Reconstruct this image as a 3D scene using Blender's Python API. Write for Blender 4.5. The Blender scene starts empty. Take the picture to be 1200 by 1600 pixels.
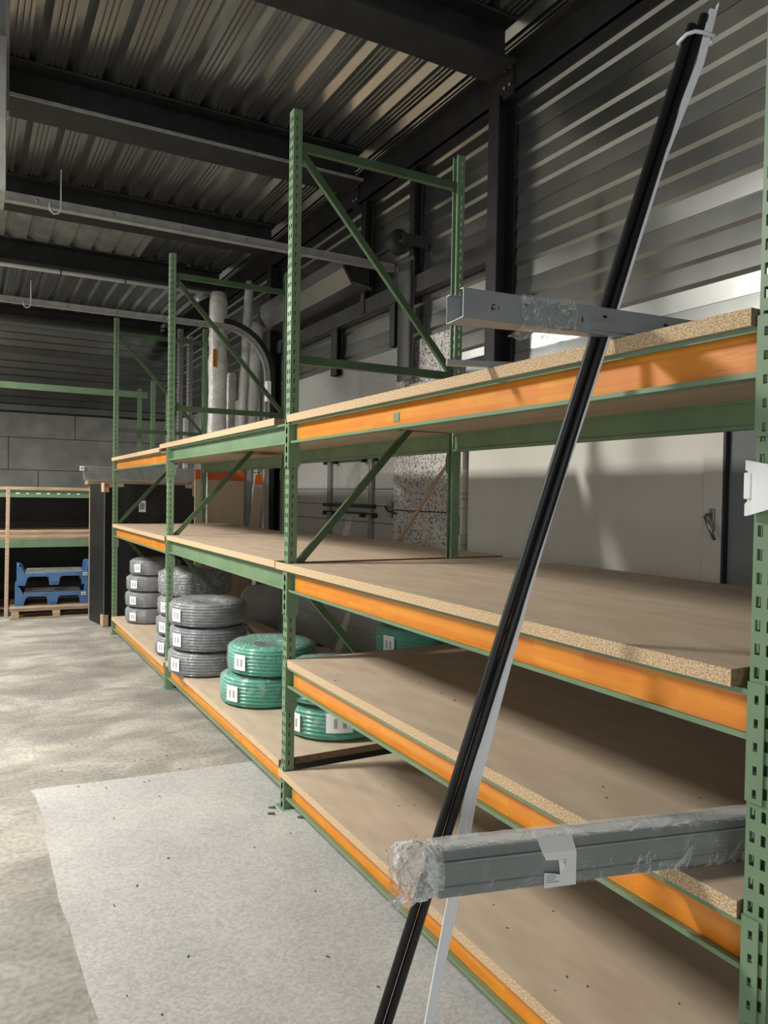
import bpy, bmesh, math, random
from mathutils import Vector, Matrix
random.seed(7)
S = bpy.context.scene
COL = S.collection
R = math.radians
# ------------------------------------------------------------------ camera
yaw, pit, rol, foc = R(28.9867), R(-1.2559), R(0.9392), 1171.92
fw = Vector((math.sin(yaw)*math.cos(pit), math.cos(yaw)*math.cos(pit), math.sin(pit)))
rt0 = Vector((math.cos(yaw), -math.sin(yaw), 0)); up0 = rt0.cross(fw)
rt = rt0*math.cos(rol)+up0*math.sin(rol); up = up0*math.cos(rol)-rt0*math.sin(rol)
cd = bpy.data.cameras.new('camera'); cam = bpy.data.objects.new('camera', cd); COL.objects.link(cam)
cam.matrix_world = Matrix(((rt.x, up.x, -fw.x, -1.457), (rt.y, up.y, -fw.y, -3.6545), (rt.z, up.z, -fw.z, 1.6598), (0, 0, 0, 1)))
cd.sensor_fit = 'VERTICAL'; cd.sensor_height = 36; cd.lens = foc/1600*36; cd.clip_start = .02
S.camera = cam
# ------------------------------------------------------------------ light and exposure
w = bpy.data.worlds.new('world'); S.world = w; w.use_nodes = True
w.node_tree.nodes['Background'].inputs[0].default_value = (.75, .85, 1, 1)
w.node_tree.nodes['Background'].inputs[1].default_value = .3
def area(name, loc, target, sx, sy, power, col):
    l = bpy.data.lights.new(name, 'AREA'); l.shape = 'RECTANGLE'; l.size = sx; l.size_y = sy; l.energy = power; l.color = col
    o = bpy.data.objects.new(name, l); COL.objects.link(o); o.location = loc
    o.rotation_euler = (Vector(target)-Vector(loc)).to_track_quat('-Z', 'Y').to_euler(); return o
lamp = area('hall_lamp', (-3.5, 1.2, 4.25), (-2.2, 1.0, 0), .4, 1.2, 250, (1, .965, .90)); lamp.data.spread = R(152)
lamp = area('hall_lamp_far', (-3.5, 6.5, 4.25), (-2.4, 6.2, 0), .4, 1.2, 245, (1, .965, .90)); lamp.data.spread = R(152)
area('doorway_daylight', (-6.85, 0.2, 1.7), (0, 0.2, 1.7), 5.0, 2.9, 50, (.95, .98, 1))
area('rear_fill', (-3.2, -6.8, 1.6), (-1.2, 0, 1.5), 4.0, 2.9, 112, (.95, .98, 1))  # fill added behind the camera to brighten faces turned towards it
S.view_settings.view_transform = 'Standard'; S.view_settings.look = 'None'
S.view_settings.exposure = 0.45; S.view_settings.gamma = 1; S.view_settings.use_curve_mapping = False
# ------------------------------------------------------------------ materials
def mat(name, base, rough=.6, metal=0, var=None, scale=8, bump=0, bscale=60, stretch=(1, 1, 1), coat=0, lo=.35, hi=.65, detail=6):
    m = bpy.data.materials.new(name); m.use_nodes = True; nt = m.node_tree; N = nt.nodes; L = nt.links
    b = N['Principled BSDF']; b.inputs['Roughness'].default_value = rough; b.inputs['Metallic'].default_value = metal
    b.inputs['Coat Weight'].default_value = coat; b.inputs['Coat Roughness'].default_value = .08
    b.inputs['Base Color'].default_value = (*base, 1)
    tc = N.new('ShaderNodeTexCoord'); mp = N.new('ShaderNodeMapping'); mp.inputs['Scale'].default_value = stretch
    L.new(tc.outputs['Object'], mp.inputs[0])
    if var:
        n = N.new('ShaderNodeTexNoise'); n.inputs['Scale'].default_value = scale; n.inputs['Detail'].default_value = detail
        r = N.new('ShaderNodeValToRGB'); r.color_ramp.elements[0].position = lo; r.color_ramp.elements[1].position = hi
        r.color_ramp.elements[0].color = (*base, 1); r.color_ramp.elements[1].color = (*var, 1)
        L.new(mp.outputs[0], n.inputs['Vector']); L.new(n.outputs[0], r.inputs[0]); L.new(r.outputs[0], b.inputs['Base Color'])
    if bump:
        n2 = N.new('ShaderNodeTexNoise'); n2.inputs['Scale'].default_value = bscale; n2.inputs['Detail'].default_value = 4
        bp = N.new('ShaderNodeBump'); bp.inputs['Strength'].default_value = bump; bp.inputs['Distance'].default_value = .01
        L.new(mp.outputs[0], n2.inputs['Vector']); L.new(n2.outputs[0], bp.inputs['Height']); L.new(bp.outputs[0], b.inputs['Normal'])
    return m
M = {}
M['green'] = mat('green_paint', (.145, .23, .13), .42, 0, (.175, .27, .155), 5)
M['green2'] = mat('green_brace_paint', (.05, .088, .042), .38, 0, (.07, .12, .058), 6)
M['edge'] = mat('chipboard_edge', (.40, .26, .14), .85, 0, (.70, .53, .33), 170, .3, 200, (1, 1, 1.6), lo=.40, hi=.58, detail=3)
M['top'] = mat('chipboard_face', (.44, .345, .25), .6, 0, (.51, .41, .305), 4, 0, 60, (3, .9, 1))
M['endcut'] = mat('chipboard_cut', (.18, .11, .06), .9, 0, (.30, .20, .11), 90)
M['galv'] = mat('galvanised_sheet', (.30, .31, .30), .42, .55, (.38, .39, .38), 14)
M['galvd'] = mat('dull_galvanised_track', (.42, .42, .40), .5, .35, (.32, .32, .30), 12)
M['deck'] = mat('galvanised_deck_sheet', (.48, .485, .46), .25, .95, (.60, .605, .58), 4, 0, 60, (1, .3, 1))
M['clad'] = mat('grey_cladding_sheet', (.35, .36, .35), .28, .94, (.44, .455, .445), 2.2)
M['dark'] = mat('dark_steel', (.022, .023, .024), .55, .2, (.035, .036, .037), 5)
M['black'] = mat('black_plastic', (.006, .006, .007), .5)
M['blackp'] = mat('black_panel', (.006, .006, .006), .5, 0, (.011, .011, .01), 2)
M['white'] = mat('white_plastic', (.78, .79, .80), .35)
M['panel'] = mat('white_panel_paint', (.62, .60, .54), .35, 0, (.66, .64, .58), 1.5)
M['conc'] = mat('grey_concrete_panel', (.30, .30, .285), .85, 0, (.40, .40, .38), 3.5, .3, 40)
M['door'] = mat('insulated_door_panel', (.30, .30, .285), .5, 0, (.37, .37, .355), 30, .2, 140)
M['wood'] = mat('raw_timber', (.42, .28, .17), .75, 0, (.60, .44, .29), 4, 0, 60, (1, 1, 8))
M['woodd'] = mat('weathered_timber', (.27, .19, .125), .8, 0, (.40, .30, .21), 5, 0, 60, (1, 8, 8))
M['card'] = mat('cardboard', (.42, .28, .16), .85, 0, (.48, .33, .2), 10)
M['blue'] = mat('blue_plastic', (.045, .13, .30), .45, 0, (.075, .18, .37), 7)
M['coil'] = mat('grey_conduit', (.17, .18, .20), .4, 0, (.22, .23, .25), 9, coat=.5)
M['coild'] = mat('dark_grey_conduit', (.08, .085, .09), .4, 0, (.12, .125, .13), 9, coat=.5)
M['coilg'] = mat('green_conduit', (.025, .30, .19), .4, 0, (.04, .37, .25), 9, coat=.5)
M['label'] = mat('white_label', (.82, .82, .80), .5)
M['ink'] = mat('black_print', (.06, .06, .06), .6)
M['wrap'] = mat('white_foil_wrap', (.62, .61, .57), .35, 0, (.78, .77, .73), 6, .9, 14, (1, 1, 1.6))
M['grey'] = mat('grey_profile', (.20, .22, .212), .35, 0, (.235, .255, .245), 5, coat=.3)
M['chan'] = mat('zinc_channel', (.30, .32, .33), .38, .35, (.36, .38, .39), 6)
M['cream'] = mat('cream_board', (.52, .42, .30), .6, 0, (.58, .48, .35), 3)
M['orangep'] = mat('orange_paint', (.75, .14, .03), .5)
M['ostk'] = mat('orange_sticker', (.80, .32, .02), .5)
M['brown'] = mat('brown_edge', (.10, .07, .045), .8, 0, (.2, .15, .1), 12)
M['shiny'] = mat('clear_roof_patch', (.42, .44, .42), .25, .5, (.60, .62, .60), 3, .3, 9)
M['chrome'] = mat('satin_metal', (.35, .33, .30), .3, .9)
M['glass'] = mat('dark_window_glass', (.17, .185, .195), .2, 0, (.20, .215, .225), 2)
def tape_mat():
    m = mat('orange_tape', (.80, .30, .035), .42, coat=.5); nt = m.node_tree; N = nt.nodes; L = nt.links; b = N['Principled BSDF']
    tc = N.new('ShaderNodeTexCoord'); mp = N.new('ShaderNodeMapping'); mp.inputs['Rotation'].default_value = (0, 0, 0)
    sx = N.new('ShaderNodeSeparateXYZ'); cb = N.new('ShaderNodeCombineXYZ')
    L.new(tc.outputs['Object'], sx.inputs[0]); L.new(sx.outputs['Y'], cb.inputs['X']); L.new(sx.outputs['Z'], cb.inputs['Y'])
    br = N.new('ShaderNodeTexBrick'); br.inputs['Scale'].default_value = 1; br.inputs['Brick Width'].default_value = .21; br.inputs['Row Height'].default_value = .0235
    br.inputs['Mortar Size'].default_value = .0006; br.inputs['Color1'].default_value = (.93, .35, .018, 1); br.inputs['Color2'].default_value = (.84, .24, .010, 1)
    br.inputs['Mortar'].default_value = (.7, .25, .03, 1); L.new(cb.outputs[0], br.inputs['Vector'])
    n = N.new('ShaderNodeTexNoise'); n.inputs['Scale'].default_value = 5; n.inputs['Detail'].default_value = 5; L.new(cb.outputs[0], n.inputs['Vector'])
    mx = N.new('ShaderNodeMix'); mx.data_type = 'RGBA'; mx.blend_type = 'MULTIPLY'; mx.inputs[0].default_value = .35
    L.new(br.outputs[0], mx.inputs['A']); L.new(n.outputs[0], mx.inputs['B']); L.new(mx.outputs['Result'], b.inputs['Base Color'])
    n2 = N.new('ShaderNodeTexNoise'); n2.inputs['Scale'].default_value = 22; mp.inputs['Scale'].default_value = (1, .25, 1.6)
    L.new(tc.outputs['Object'], mp.inputs[0]); L.new(mp.outputs[0], n2.inputs['Vector'])
    bp = N.new('ShaderNodeBump'); bp.inputs['Strength'].default_value = .5; bp.inputs['Distance'].default_value = .006
    L.new(n2.outputs[0], bp.inputs['Height']); L.new(bp.outputs[0], b.inputs['Coat Normal'])
    return m
M['tape'] = tape_mat()
def speck_mat(name, a, b_, c, sc):
    m = mat(name, a, .85, 0, b_, 3); nt = m.node_tree; N = nt.nodes; L = nt.links; b = N['Principled BSDF']
    old = b.inputs['Base Color'].links[0].from_socket
    tc = N.new('ShaderNodeTexCoord'); n = N.new('ShaderNodeTexNoise'); n.inputs['Scale'].default_value = sc; n.inputs['Detail'].default_value = 2
    r = N.new('ShaderNodeValToRGB'); r.color_ramp.elements[0].position = .41; r.color_ramp.elements[1].position = .49
    L.new(tc.outputs['Object'], n.inputs['Vector']); L.new(n.outputs[0], r.inputs[0])
    mx = N.new('ShaderNodeMix'); mx.data_type = 'RGBA'; L.new(r.outputs[0], mx.inputs[0]); mx.inputs['A'].default_value = (*c, 1); L.new(old, mx.inputs['B'])
    L.new(mx.outputs['Result'], b.inputs['Base Color']); return m
M['speck'] = speck_mat('speckled_render', (.52, .50, .46), (.60, .58, .54), (.16, .15, .14), 55)
def floor_mat():
    m = bpy.data.materials.new('old_concrete'); m.use_nodes = True; nt = m.node_tree; N = nt.nodes; L = nt.links; b = N['Principled BSDF']
    tc = N.new('ShaderNodeTexCoord'); mp = N.new('ShaderNodeMapping'); mp.inputs['Scale'].default_value = (1, 1.5, 1); L.new(tc.outputs['Object'], mp.inputs[0])
    n = N.new('ShaderNodeTexNoise'); n.inputs['Scale'].default_value = 1.5; n.inputs['Detail'].default_value = 9; n.inputs['Distortion'].default_value = .5; n.inputs['Roughness'].default_value = .62
    L.new(mp.outputs[0], n.inputs['Vector'])
    r = N.new('ShaderNodeValToRGB'); e = r.color_ramp.elements; e[0].position = .30; e[0].color = (.20, .19, .17, 1); e[1].position = .66; e[1].color = (.46, .43, .375, 1)
    k = e.new(.5); k.color = (.30, .285, .25, 1)
    L.new(n.outputs[0], r.inputs[0])
    n2 = N.new('ShaderNodeTexNoise'); n2.inputs['Scale'].default_value = 40; n2.inputs['Detail'].default_value = 4; L.new(tc.outputs['Object'], n2.inputs['Vector'])
    r2 = N.new('ShaderNodeValToRGB'); r2.color_ramp.elements[0].position = .35; r2.color_ramp.elements[0].color = (.72, .72, .72, 1); r2.color_ramp.elements[1].position = .6
    L.new(n2.outputs[0], r2.inputs[0])
    mx = N.new('ShaderNodeMix'); mx.data_type = 'RGBA'; mx.blend_type = 'MULTIPLY'; mx.inputs[0].default_value = 1
    L.new(r.outputs[0], mx.inputs['A']); L.new(r2.outputs[0], mx.inputs['B']); L.new(mx.outputs['Result'], b.inputs['Base Color'])
    rr = N.new('ShaderNodeMapRange'); rr.inputs[3].default_value = .35; rr.inputs[4].default_value = .75; L.new(n.outputs[0], rr.inputs[0]); L.new(rr.outputs[0], b.inputs['Roughness'])
    bp = N.new('ShaderNodeBump'); bp.inputs['Strength'].default_value = .15; L.new(n2.outputs[0], bp.inputs['Height']); L.new(bp.outputs[0], b.inputs['Normal'])
    return m
def patch_mat():
    m = mat('ground_concrete_patch', (.345, .345, .335), .8, 0, (.41, .405, .385), 2.2); nt = m.node_tree; N = nt.nodes; L = nt.links; b = N['Principled BSDF']
    old = b.inputs['Base Color'].links[0].from_socket
    tc = N.new('ShaderNodeTexCoord'); v = N.new('ShaderNodeTexVoronoi'); v.inputs['Scale'].default_value = 95; L.new(tc.outputs['Object'], v.inputs['Vector'])
    hs = N.new('ShaderNodeSeparateXYZ'); L.new(v.outputs['Color'], hs.inputs[0])
    r = N.new('ShaderNodeValToRGB'); e = r.color_ramp.elements; e[0].position = .0; e[0].color = (.8, .8, .82, 1); e[1].position = 1; e[1].color = (1.15, 1.15, 1.12, 1)
    L.new(hs.outputs[0], r.inputs[0])
    mx = N.new('ShaderNodeMix'); mx.data_type = 'RGBA'; mx.blend_type = 'MULTIPLY'; mx.inputs[0].default_value = .8
    L.new(old, mx.inputs['A']); L.new(r.outputs[0], mx.inputs['B']); L.new(mx.outputs['Result'], b.inputs['Base Color']); return m
M['floor'] = floor_mat(); M['patch'] = patch_mat()
def film_mat(name, op, rough=.12, bs=30, st=.9):
    m = bpy.data.materials.new(name); m.use_nodes = True; nt = m.node_tree; N = nt.nodes; L = nt.links
    out = N['Material Output']; N.remove(N['Principled BSDF'])
    t = N.new('ShaderNodeBsdfTransparent'); g = N.new('ShaderNodeBsdfPrincipled'); g.inputs['Base Color'].default_value = (.85, .87, .88, 1); g.inputs['Roughness'].default_value = rough
    tc = N.new('ShaderNodeTexCoord'); n = N.new('ShaderNodeTexNoise'); n.inputs['Scale'].default_value = bs; n.inputs['Detail'].default_value = 3; n.inputs['Distortion'].default_value = 1.5
    L.new(tc.outputs['Object'], n.inputs['Vector']); bp = N.new('ShaderNodeBump'); bp.inputs['Strength'].default_value = st; bp.inputs['Distance'].default_value = .02
    L.new(n.outputs[0], bp.inputs['Height']); L.new(bp.outputs[0], g.inputs['Normal'])
    r = N.new('ShaderNodeValToRGB'); r.color_ramp.elements[0].position = .5; r.color_ramp.elements[1].position = .7
    r.color_ramp.elements[0].color = (op*.5,)*3+(1,); r.color_ramp.elements[1].color = (min(1, op*2),)*3+(1,)
    L.new(n.outputs[0], r.inputs[0])
    lw = N.new('ShaderNodeLayerWeight'); lw.inputs[0].default_value = .25; L.new(bp.outputs[0], lw.inputs['Normal'])
    mm = N.new('ShaderNodeMath'); mm.operation = 'ADD'; mm.use_clamp = True; k = N.new('ShaderNodeMath'); k.operation = 'MULTIPLY'; k.inputs[1].default_value = .45
    L.new(lw.outputs['Fresnel'], k.inputs[0]); L.new(r.outputs[0], mm.inputs[0]); L.new(k.outputs[0], mm.inputs[1])
    mx = N.new('ShaderNodeMixShader'); L.new(mm.outputs[0], mx.inputs[0]); L.new(t.outputs[0], mx.inputs[1]); L.new(g.outputs[0], mx.inputs[2]); L.new(mx.outputs[0], out.inputs[0])
    return m
M['film'] = film_mat('clear_stretch_film', .10, bs=18); M['film3'] = film_mat('tight_stretch_film', .05, .1, 14, .4); M['film2'] = film_mat('crumpled_clear_film', .34, .1, 45, 1.0)
# ------------------------------------------------------------------ helpers
class MB:
    def __init__(s): s.b = bmesh.new(); s.mi = 0
    def face(s, pts, mi=None):
        f = s.b.faces.new([s.b.verts.new(p) for p in pts]); f.material_index = s.mi if mi is None else mi; return f
    def box(s, x0, x1, y0, y1, z0, z1, mx=None):
        V = [Vector((x, y, z)) for x in (x0, x1) for y in (y0, y1) for z in (z0, z1)]
        if mx is not None: V = [mx @ v for v in V]
        v = [s.b.verts.new(p) for p in V]
        for q in ((0, 1, 3, 2), (4, 6, 7, 5), (0, 4, 5, 1), (2, 3, 7, 6), (0, 2, 6, 4), (1, 5, 7, 3)):
            s.b.faces.new([v[i] for i in q]).material_index = s.mi
        return s
    def bar(s, p, q, a, b, side=(0, 1, 0)):
        p = Vector(p); q = Vector(q); d = (q-p).normalized(); s1 = Vector(side); s1 = (s1-d*s1.dot(d)).normalized(); s2 = d.cross(s1)
        v = []
        for c in (p, q):
            for i, j in ((-1, -1), (1, -1), (1, 1), (-1, 1)): v.append(s.b.verts.new(c+s1*i*a/2+s2*j*b/2))
        for f in ((0, 1, 2, 3), (7, 6, 5, 4), (0, 4, 5, 1), (1, 5, 6, 2), (2, 6, 7, 3), (3, 7, 4, 0)): s.b.faces.new([v[i] for i in f]).material_index = s.mi
        return s
    def tube(s, pts, r, n=10, caps=True, smooth=True):
        pts = [Vector(p) for p in pts]; rings = []; prev = None
        for i, p in enumerate(pts):
            d = (pts[min(i+1, len(pts)-1)]-pts[max(i-1, 0)]).normalized()
            a = Vector((0, 0, 1)) if abs(d.z) < .9 else Vector((1, 0, 0))
            if prev is not None: a = prev
            u = (a-d*a.dot(d)).normalized(); v = d.cross(u); prev = u
            rr = r[i] if isinstance(r, (list, tuple)) else r
            rings.append([s.b.verts.new(p+(u*math.cos(2*math.pi*k/n)+v*math.sin(2*math.pi*k/n))*rr) for k in range(n)])
        for A, B in zip(rings, rings[1:]):
            for k in range(n):
                f = s.b.faces.new((A[k], A[(k+1) % n], B[(k+1) % n], B[k])); f.smooth = smooth; f.material_index = s.mi
        if caps:
            s.b.faces.new(rings[0][::-1]).material_index = s.mi; s.b.faces.new(rings[-1]).material_index = s.mi
        return s
    def lathe(s, prof, c=(0, 0, 0), n=48, jit=0):
        rings = []
        for r, z in prof:
            rings.append([s.b.verts.new((c[0]+(r+random.uniform(-jit, jit))*math.cos(2*math.pi*k/n), c[1]+(r+random.uniform(-jit, jit))*math.sin(2*math.pi*k/n), c[2]+z+random.uniform(-jit, jit))) for k in range(n)])
        for A, B in zip(rings, rings[1:]):
            for k in range(n):
                f = s.b.faces.new((A[k], A[(k+1) % n], B[(k+1) % n], B[k])); f.smooth = True; f.material_index = s.mi
        return s
    def prism(s, poly, axis, a, b):
        def P(u, v, t): return {'x': (t, u, v), 'y': (u, t, v), 'z': (u, v, t)}[axis]
        A = [s.b.verts.new(P(u, v, a)) for u, v in poly]; B = [s.b.verts.new(P(u, v, b)) for u, v in poly]
        n = len(poly)
        for k in range(n): s.b.faces.new((A[k], A[(k+1) % n], B[(k+1) % n], B[k])).material_index = s.mi
        s.b.faces.new(A[::-1]).material_index = s.mi; s.b.faces.new(B).material_index = s.mi
        return s
    def build(s, name, m, parent=None, normals=True, bevel=0):
        if normals: bmesh.ops.recalc_face_normals(s.b, faces=s.b.faces)
        me = bpy.data.meshes.new(name); s.b.to_mesh(me); s.b.free()
        for k in (m if isinstance(m, (list, tuple)) else [m]): me.materials.append(M[k])
        o = bpy.data.objects.new(name, me); COL.objects.link(o)
        if parent is not None: o.parent = parent
        if bevel:
            bv = o.modifiers.new('b', 'BEVEL'); bv.width = bevel; bv.segments = 2; bv.limit_method = 'ANGLE'
        return o
def tag(o, label=None, cat=None, group=None, kind=None):
    if label: o['label'] = label
    if cat: o['category'] = cat
    if group: o['group'] = group
    if kind: o['kind'] = kind
    return o
def thing(name, label, cat, loc=(0, 0, 0), rz=0, group=None):
    o = bpy.data.objects.new(name, None); COL.objects.link(o); o.location = loc; o.rotation_euler = (0, 0, rz); o.empty_display_size = .1
    return tag(o, label, cat, group)
def struct(o): o['kind'] = 'structure'; return o
def inst(o, parent, loc, rot=None, name=None):
    c = o.copy(); COL.objects.link(c); c.parent = parent; c.location = loc
    if rot: c.rotation_euler = rot
    return c
# ------------------------------------------------------------------ floor
struct(MB().box(-7, 2.3, -7, 11.3, -.2, 0).build('floor', 'floor'))
p = MB(); pl = [(-1.13, -7), (-1.10, -1.2), (-1.135, -.25), (-1.12, .45), (-1.145, .868), (-.5, .80), (.1, .757), (1.9, .60), (1.9, -7)]
random.seed(3)
ed = []
for a, b in zip(pl, pl[1:]):
    n = max(1, int(math.dist(a, b)/.12))
    for k in range(n):
        t = k/n; ed.append((a[0]+(b[0]-a[0])*t+random.uniform(-.006, .006), a[1]+(b[1]-a[1])*t+random.uniform(-.006, .006)))
ed.append(pl[-1]); p.prism(ed, 'z', .0005, .004)
fl = p.build('floor_patch', 'patch'); struct(fl); fl.name = 'trim_1'
q = MB(); q.prism([(-1.27, -7), (-1.13, -7), (-1.10, -1.2), (-1.135, -.25), (-1.165, -.25), (-1.19, -1.2)], 'z', .0003, .0015); q.build('trim_2', 'floor')['kind'] = 'structure'
g = MB()
for k in range(26):   # floor debris, splinters and chips
    x = random.uniform(-1.0, -.05); y = random.uniform(-1.6, 1.6); a = random.uniform(0, 3.1); l = random.uniform(.004, .016)
    g.bar((x, y, .006), (x+l*math.cos(a), y+l*math.sin(a), .008), .004, .003, (0, 0, 1))
for x, y in ((-.07, .05), (-.1, -.02), (.02, -.13), (.07, -.2)):
    g.bar((x, y, .008), (x+.03, y-.02, .012), .012, .006, (0, 0, 1))
tag(g.build('floor_debris', 'brown'), 'small dark splinters and chips scattered over the grey floor patch', 'debris', kind='stuff')
# ------------------------------------------------------------------ ceiling deck
def deck(x0, x1, y0, y1, z, grooves=True):
    pr = []
    x = x0
    while x < x1-1e-6:
        w = .255
        if grooves:
            pr += [(x, z), (x+.018, z)]
            for k in range(3):
                c = x+.040+k*.038; pr += [(c-.011, z), (c-.007, z+.012), (c+.002, z+.012), (c+.011, z)]
            pr += [(x+.150, z), (x+.158, z+.05), (x+.205, z+.05)]
        else: pr += [(x, z), (x+.150, z), (x+.158, z+.05), (x+.205, z+.05)]
        x += w
    pr.append((x, z))
    m = MB()
    for a, b in zip(pr, pr[1:]): m.face([(a[0], y0, a[1]), (b[0], y0, b[1]), (b[0], y1, b[1]), (a[0], y1, a[1])])
    bmesh.ops.remove_doubles(m.b, verts=m.b.verts, dist=1e-5)
    return m
zd = 4.85; xo = 1.83-.0-.255*35
c = MB(); ce = bpy.data.objects.new('ceiling', None); COL.objects.link(ce); struct(ce)
for n, (a, b) in enumerate(((-7, .5), (.5, 2.75), (2.75, 5.0))): deck(xo, 2.1, a, b, zd).build('deck_sheet', 'deck', ce, normals=False)
deck(xo, xo+.255*30, 5.0, 7.15, zd-.002, False).build('roof_light_sheet', 'shiny', ce, normals=False)
deck(xo+.255*30, 2.1, 5.0, 7.15, zd).build('deck_sheet', 'deck', ce, normals=False)
deck(xo, 2.1, 7.15, 11.3, zd).build('deck_sheet', 'deck', ce, normals=False)
MB().box(-7.1, 2.3, -7.1, 11.4, 4.96, 5.1).build('roof_board', 'dark', ce)
# roof beams (H sections)
def hbeam(y0, y1, zb, zt, name, label):
    t = thing(name, label, 'beam', (0, (y0+y1)/2, zb), group='dark steel roof beams'); wd = (y1-y0)/2; h = zt-zb
    MB().box(-7, 1.72, -wd, wd, 0, .02).build('bottom_flange', 'dark', t)
    MB().box(-7, 1.72, -.02, .02, .02, h).build('web', 'dark', t)
    MB().box(-7, 1.72, -wd, wd, h-.015, h).build('top_flange', 'dark', t)
    MB().box(-7, 1.72, -wd-.003, -wd+.001, .003, .017).build('flange_edge', 'galvd' if '2' in label else 'dark', t) if False else None
    return t
hbeam(.36, .66, 4.56, 4.845, 'roof_beam', 'dark steel roof beam nearest the viewer, meeting the wall above the black column')
hbeam(2.58, 2.94, 4.56, 4.845, 'roof_beam', 'dark roof beam with a pale highlight painted on its flange edge, just behind the tallest rack post')
MB().box(-7, 1.72, 2.572, 2.582, 4.557, 4.582).build('edge_highlight', 'galvd', bpy.data.objects['roof_beam.001'] if False else None) if False else None
hbeam(4.86, 5.16, 4.56, 4.845, 'roof_beam', 'dark roof beam running just behind the first pale door rail')
hbeam(7.0, 7.3, 4.56, 4.845, 'roof_beam', 'dark roof beam with the white pipe slung under it')
for o in list(bpy.data.objects):
    if o.name == 'roof_beam.001': MB().box(-7, 1.72, -.186, -.178, -.004, .022).build('edge_highlight', 'galvd', o)['label'] = 'pale painted highlight on the flange edge'  # pale strip painted in as the highlight along the lower flange
hbeam(10.85, 11.08, 4.66, 4.845, 'roof_beam', 'dark edge beam along the top of the far wall')
t = thing('eave_beam', 'long dark steel eave beam along the top of the right wall', 'beam', (1.85, 2, 4.47))
MB().box(-.03, .0, -9, 9, 0, .20).build('web', 'dark', t); MB().box(-.10, .12, -9, 9, .2, .215).build('top_flange', 'dark', t); MB().box(-.05, .12, -9, 9, -.0, .012).build('bottom_flange', 'dark', t)
for y in (.56, 2.9):
    MB().box(-.045, -.03, y-2-.06, y-2+.06, -.03, .22).build('splice_plate', 'dark', t)
    for k in range(4):
        b = MB(); b.lathe([(0, -.01), (.012, -.01), (.012, .0), (0, .0)], n=6); o = b.build('bolt', 'galvd', t); o.rotation_euler = (0, R(90), 0); o.location = (-.05, y-2-.03+.06*(k % 2), .04+.12*(k//2))
MB().box(1.86, 2.2, -7, 11.2, 4.685, 4.8).build('trim_3', 'dark')['kind'] = 'structure'
# ------------------------------------------------------------------ right wall
wr = bpy.data.objects.new('wall_right', None); COL.objects.link(wr); struct(wr)
def tray_profile():
    # one 0.5 m tray: hairline joint at its foot, then three lapped steps whose ledges face down
    return [(.006, 0), (.006, .004), (0, .0045), (.001, .110), (.004, .112), (-.012, .134), (.001, .237), (.004, .239), (-.012, .261), (.001, .364), (.004, .366), (-.012, .388), (.0, .4995)]
def tray(axis, a, b, m):
    pr = tray_profile()
    for p0, p1 in zip(pr, pr[1:]):
        if axis == 'y': m.face([(p0[0], a, p0[1]), (p0[0], b, p0[1]), (p1[0], b, p1[1]), (p1[0], a, p1[1])])
        else: m.face([(a, p0[0], p0[1]), (b, p0[0], p0[1]), (b, p1[0], p1[1]), (a, p1[0], p1[1])])
    return m
tr = tray('y', -7, 11.1, MB()).build('cladding_panel', 'clad', wr, normals=False); tr.location = (1.95, 0, 2.69)
for k in range(1, 5): inst(tr, wr, (1.95, 0, 2.69+.5*k))
inst(tr, wr, (1.95, 0, 2.19))
MB().box(2.0, 2.2, -7, 11.1, 0, 4.9).build('backing_wall', 'dark', wr)
# concrete panels of the right wall, y>5 and the speckled pier
def blk(name, m, y0, y1, z0, z1, x0=1.915, x1=1.99):
    return MB().box(x0, x1, y0+.004, y1-.004, z0+.004, z1-.004).build(name, m, wr, bevel=.004)
for y0, y1 in ((5.05, 7.1), (7.1, 9.1), (9.1, 11.1)):
    for k in range(6): blk('concrete_panel', 'conc', y0, y1, k*.53-.18 if k else 0.001, min(3.0, (k+1)*.53-.18))
for z0, z1 in ((.001, .9), (.9, 1.53), (1.53, 2.26), (2.26, 3.01)): blk('concrete_block', 'speck', 1.30, 2.26, z0, z1)
blk('concrete_block', 'brown', 1.19, 1.30, .001, 1.5, 1.93); blk('concrete_block', 'conc', 1.20, 1.29, 1.5, 2.4, 1.93)
random.seed(5); j = MB(); z = .05
while z < 2.35:
    h = random.uniform(.04, .22); j.box(1.90-random.uniform(0, .012), 1.95, 1.135+random.uniform(0, .025), 1.175+random.uniform(0, .015), z, z+h); z += h+.004
j.build('rough_mortar_edge', 'panel', wr)
# steel column and jambs
def cpost(name, label, x0, x1, y0, y1, z0, z1, cat='post', m='dark'):
    t = thing(name, label, cat, (x0, y0, z0)); X = x1-x0; Y = y1-y0; H = z1-z0
    MB().box(0, .012, 0, Y, 0, H).build('front_flange', m, t); MB().box(.012, X, Y-.012, Y, 0, H).build('web', m, t); MB().box(X-.012, X, 0, Y-.012, 0, H).build('rear_flange', m, t)
    return t
tc_ = cpost('steel_column', 'black steel column on the right wall under the eave beam', 1.775, 1.94, .62, .735, 2.44, 4.47, 'column')
for z in (4.1, 3.35):
    b = MB(); b.lathe([(0, -.012), (.012, -.012), (.012, .0), (0, .0)], n=6); o = b.build('bolt', 'galvd', tc_); o.rotation_euler = (0, R(90), 0); o.location = (.0, .03, z)
cpost('wall_post', 'dark vertical wall post directly behind the overhead door cable drum', 1.84, 1.93, 1.86, 1.93, 3.40, 4.47)
cpost('wall_post', 'dark vertical wall post above the faceted spring cover, under the eave beam', 1.84, 1.93, 2.76, 2.84, 3.40, 4.47)
cpost('wall_post', 'short dark wall post on the left, between the wall rail and the grey overhead door', 1.86, 1.93, 3.40, 3.54, 2.9, 3.4)
cpost('wall_post', 'short dark wall post left of the grey jamb plate', 1.86, 1.93, 2.2, 2.29, 3.0, 3.42)
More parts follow.
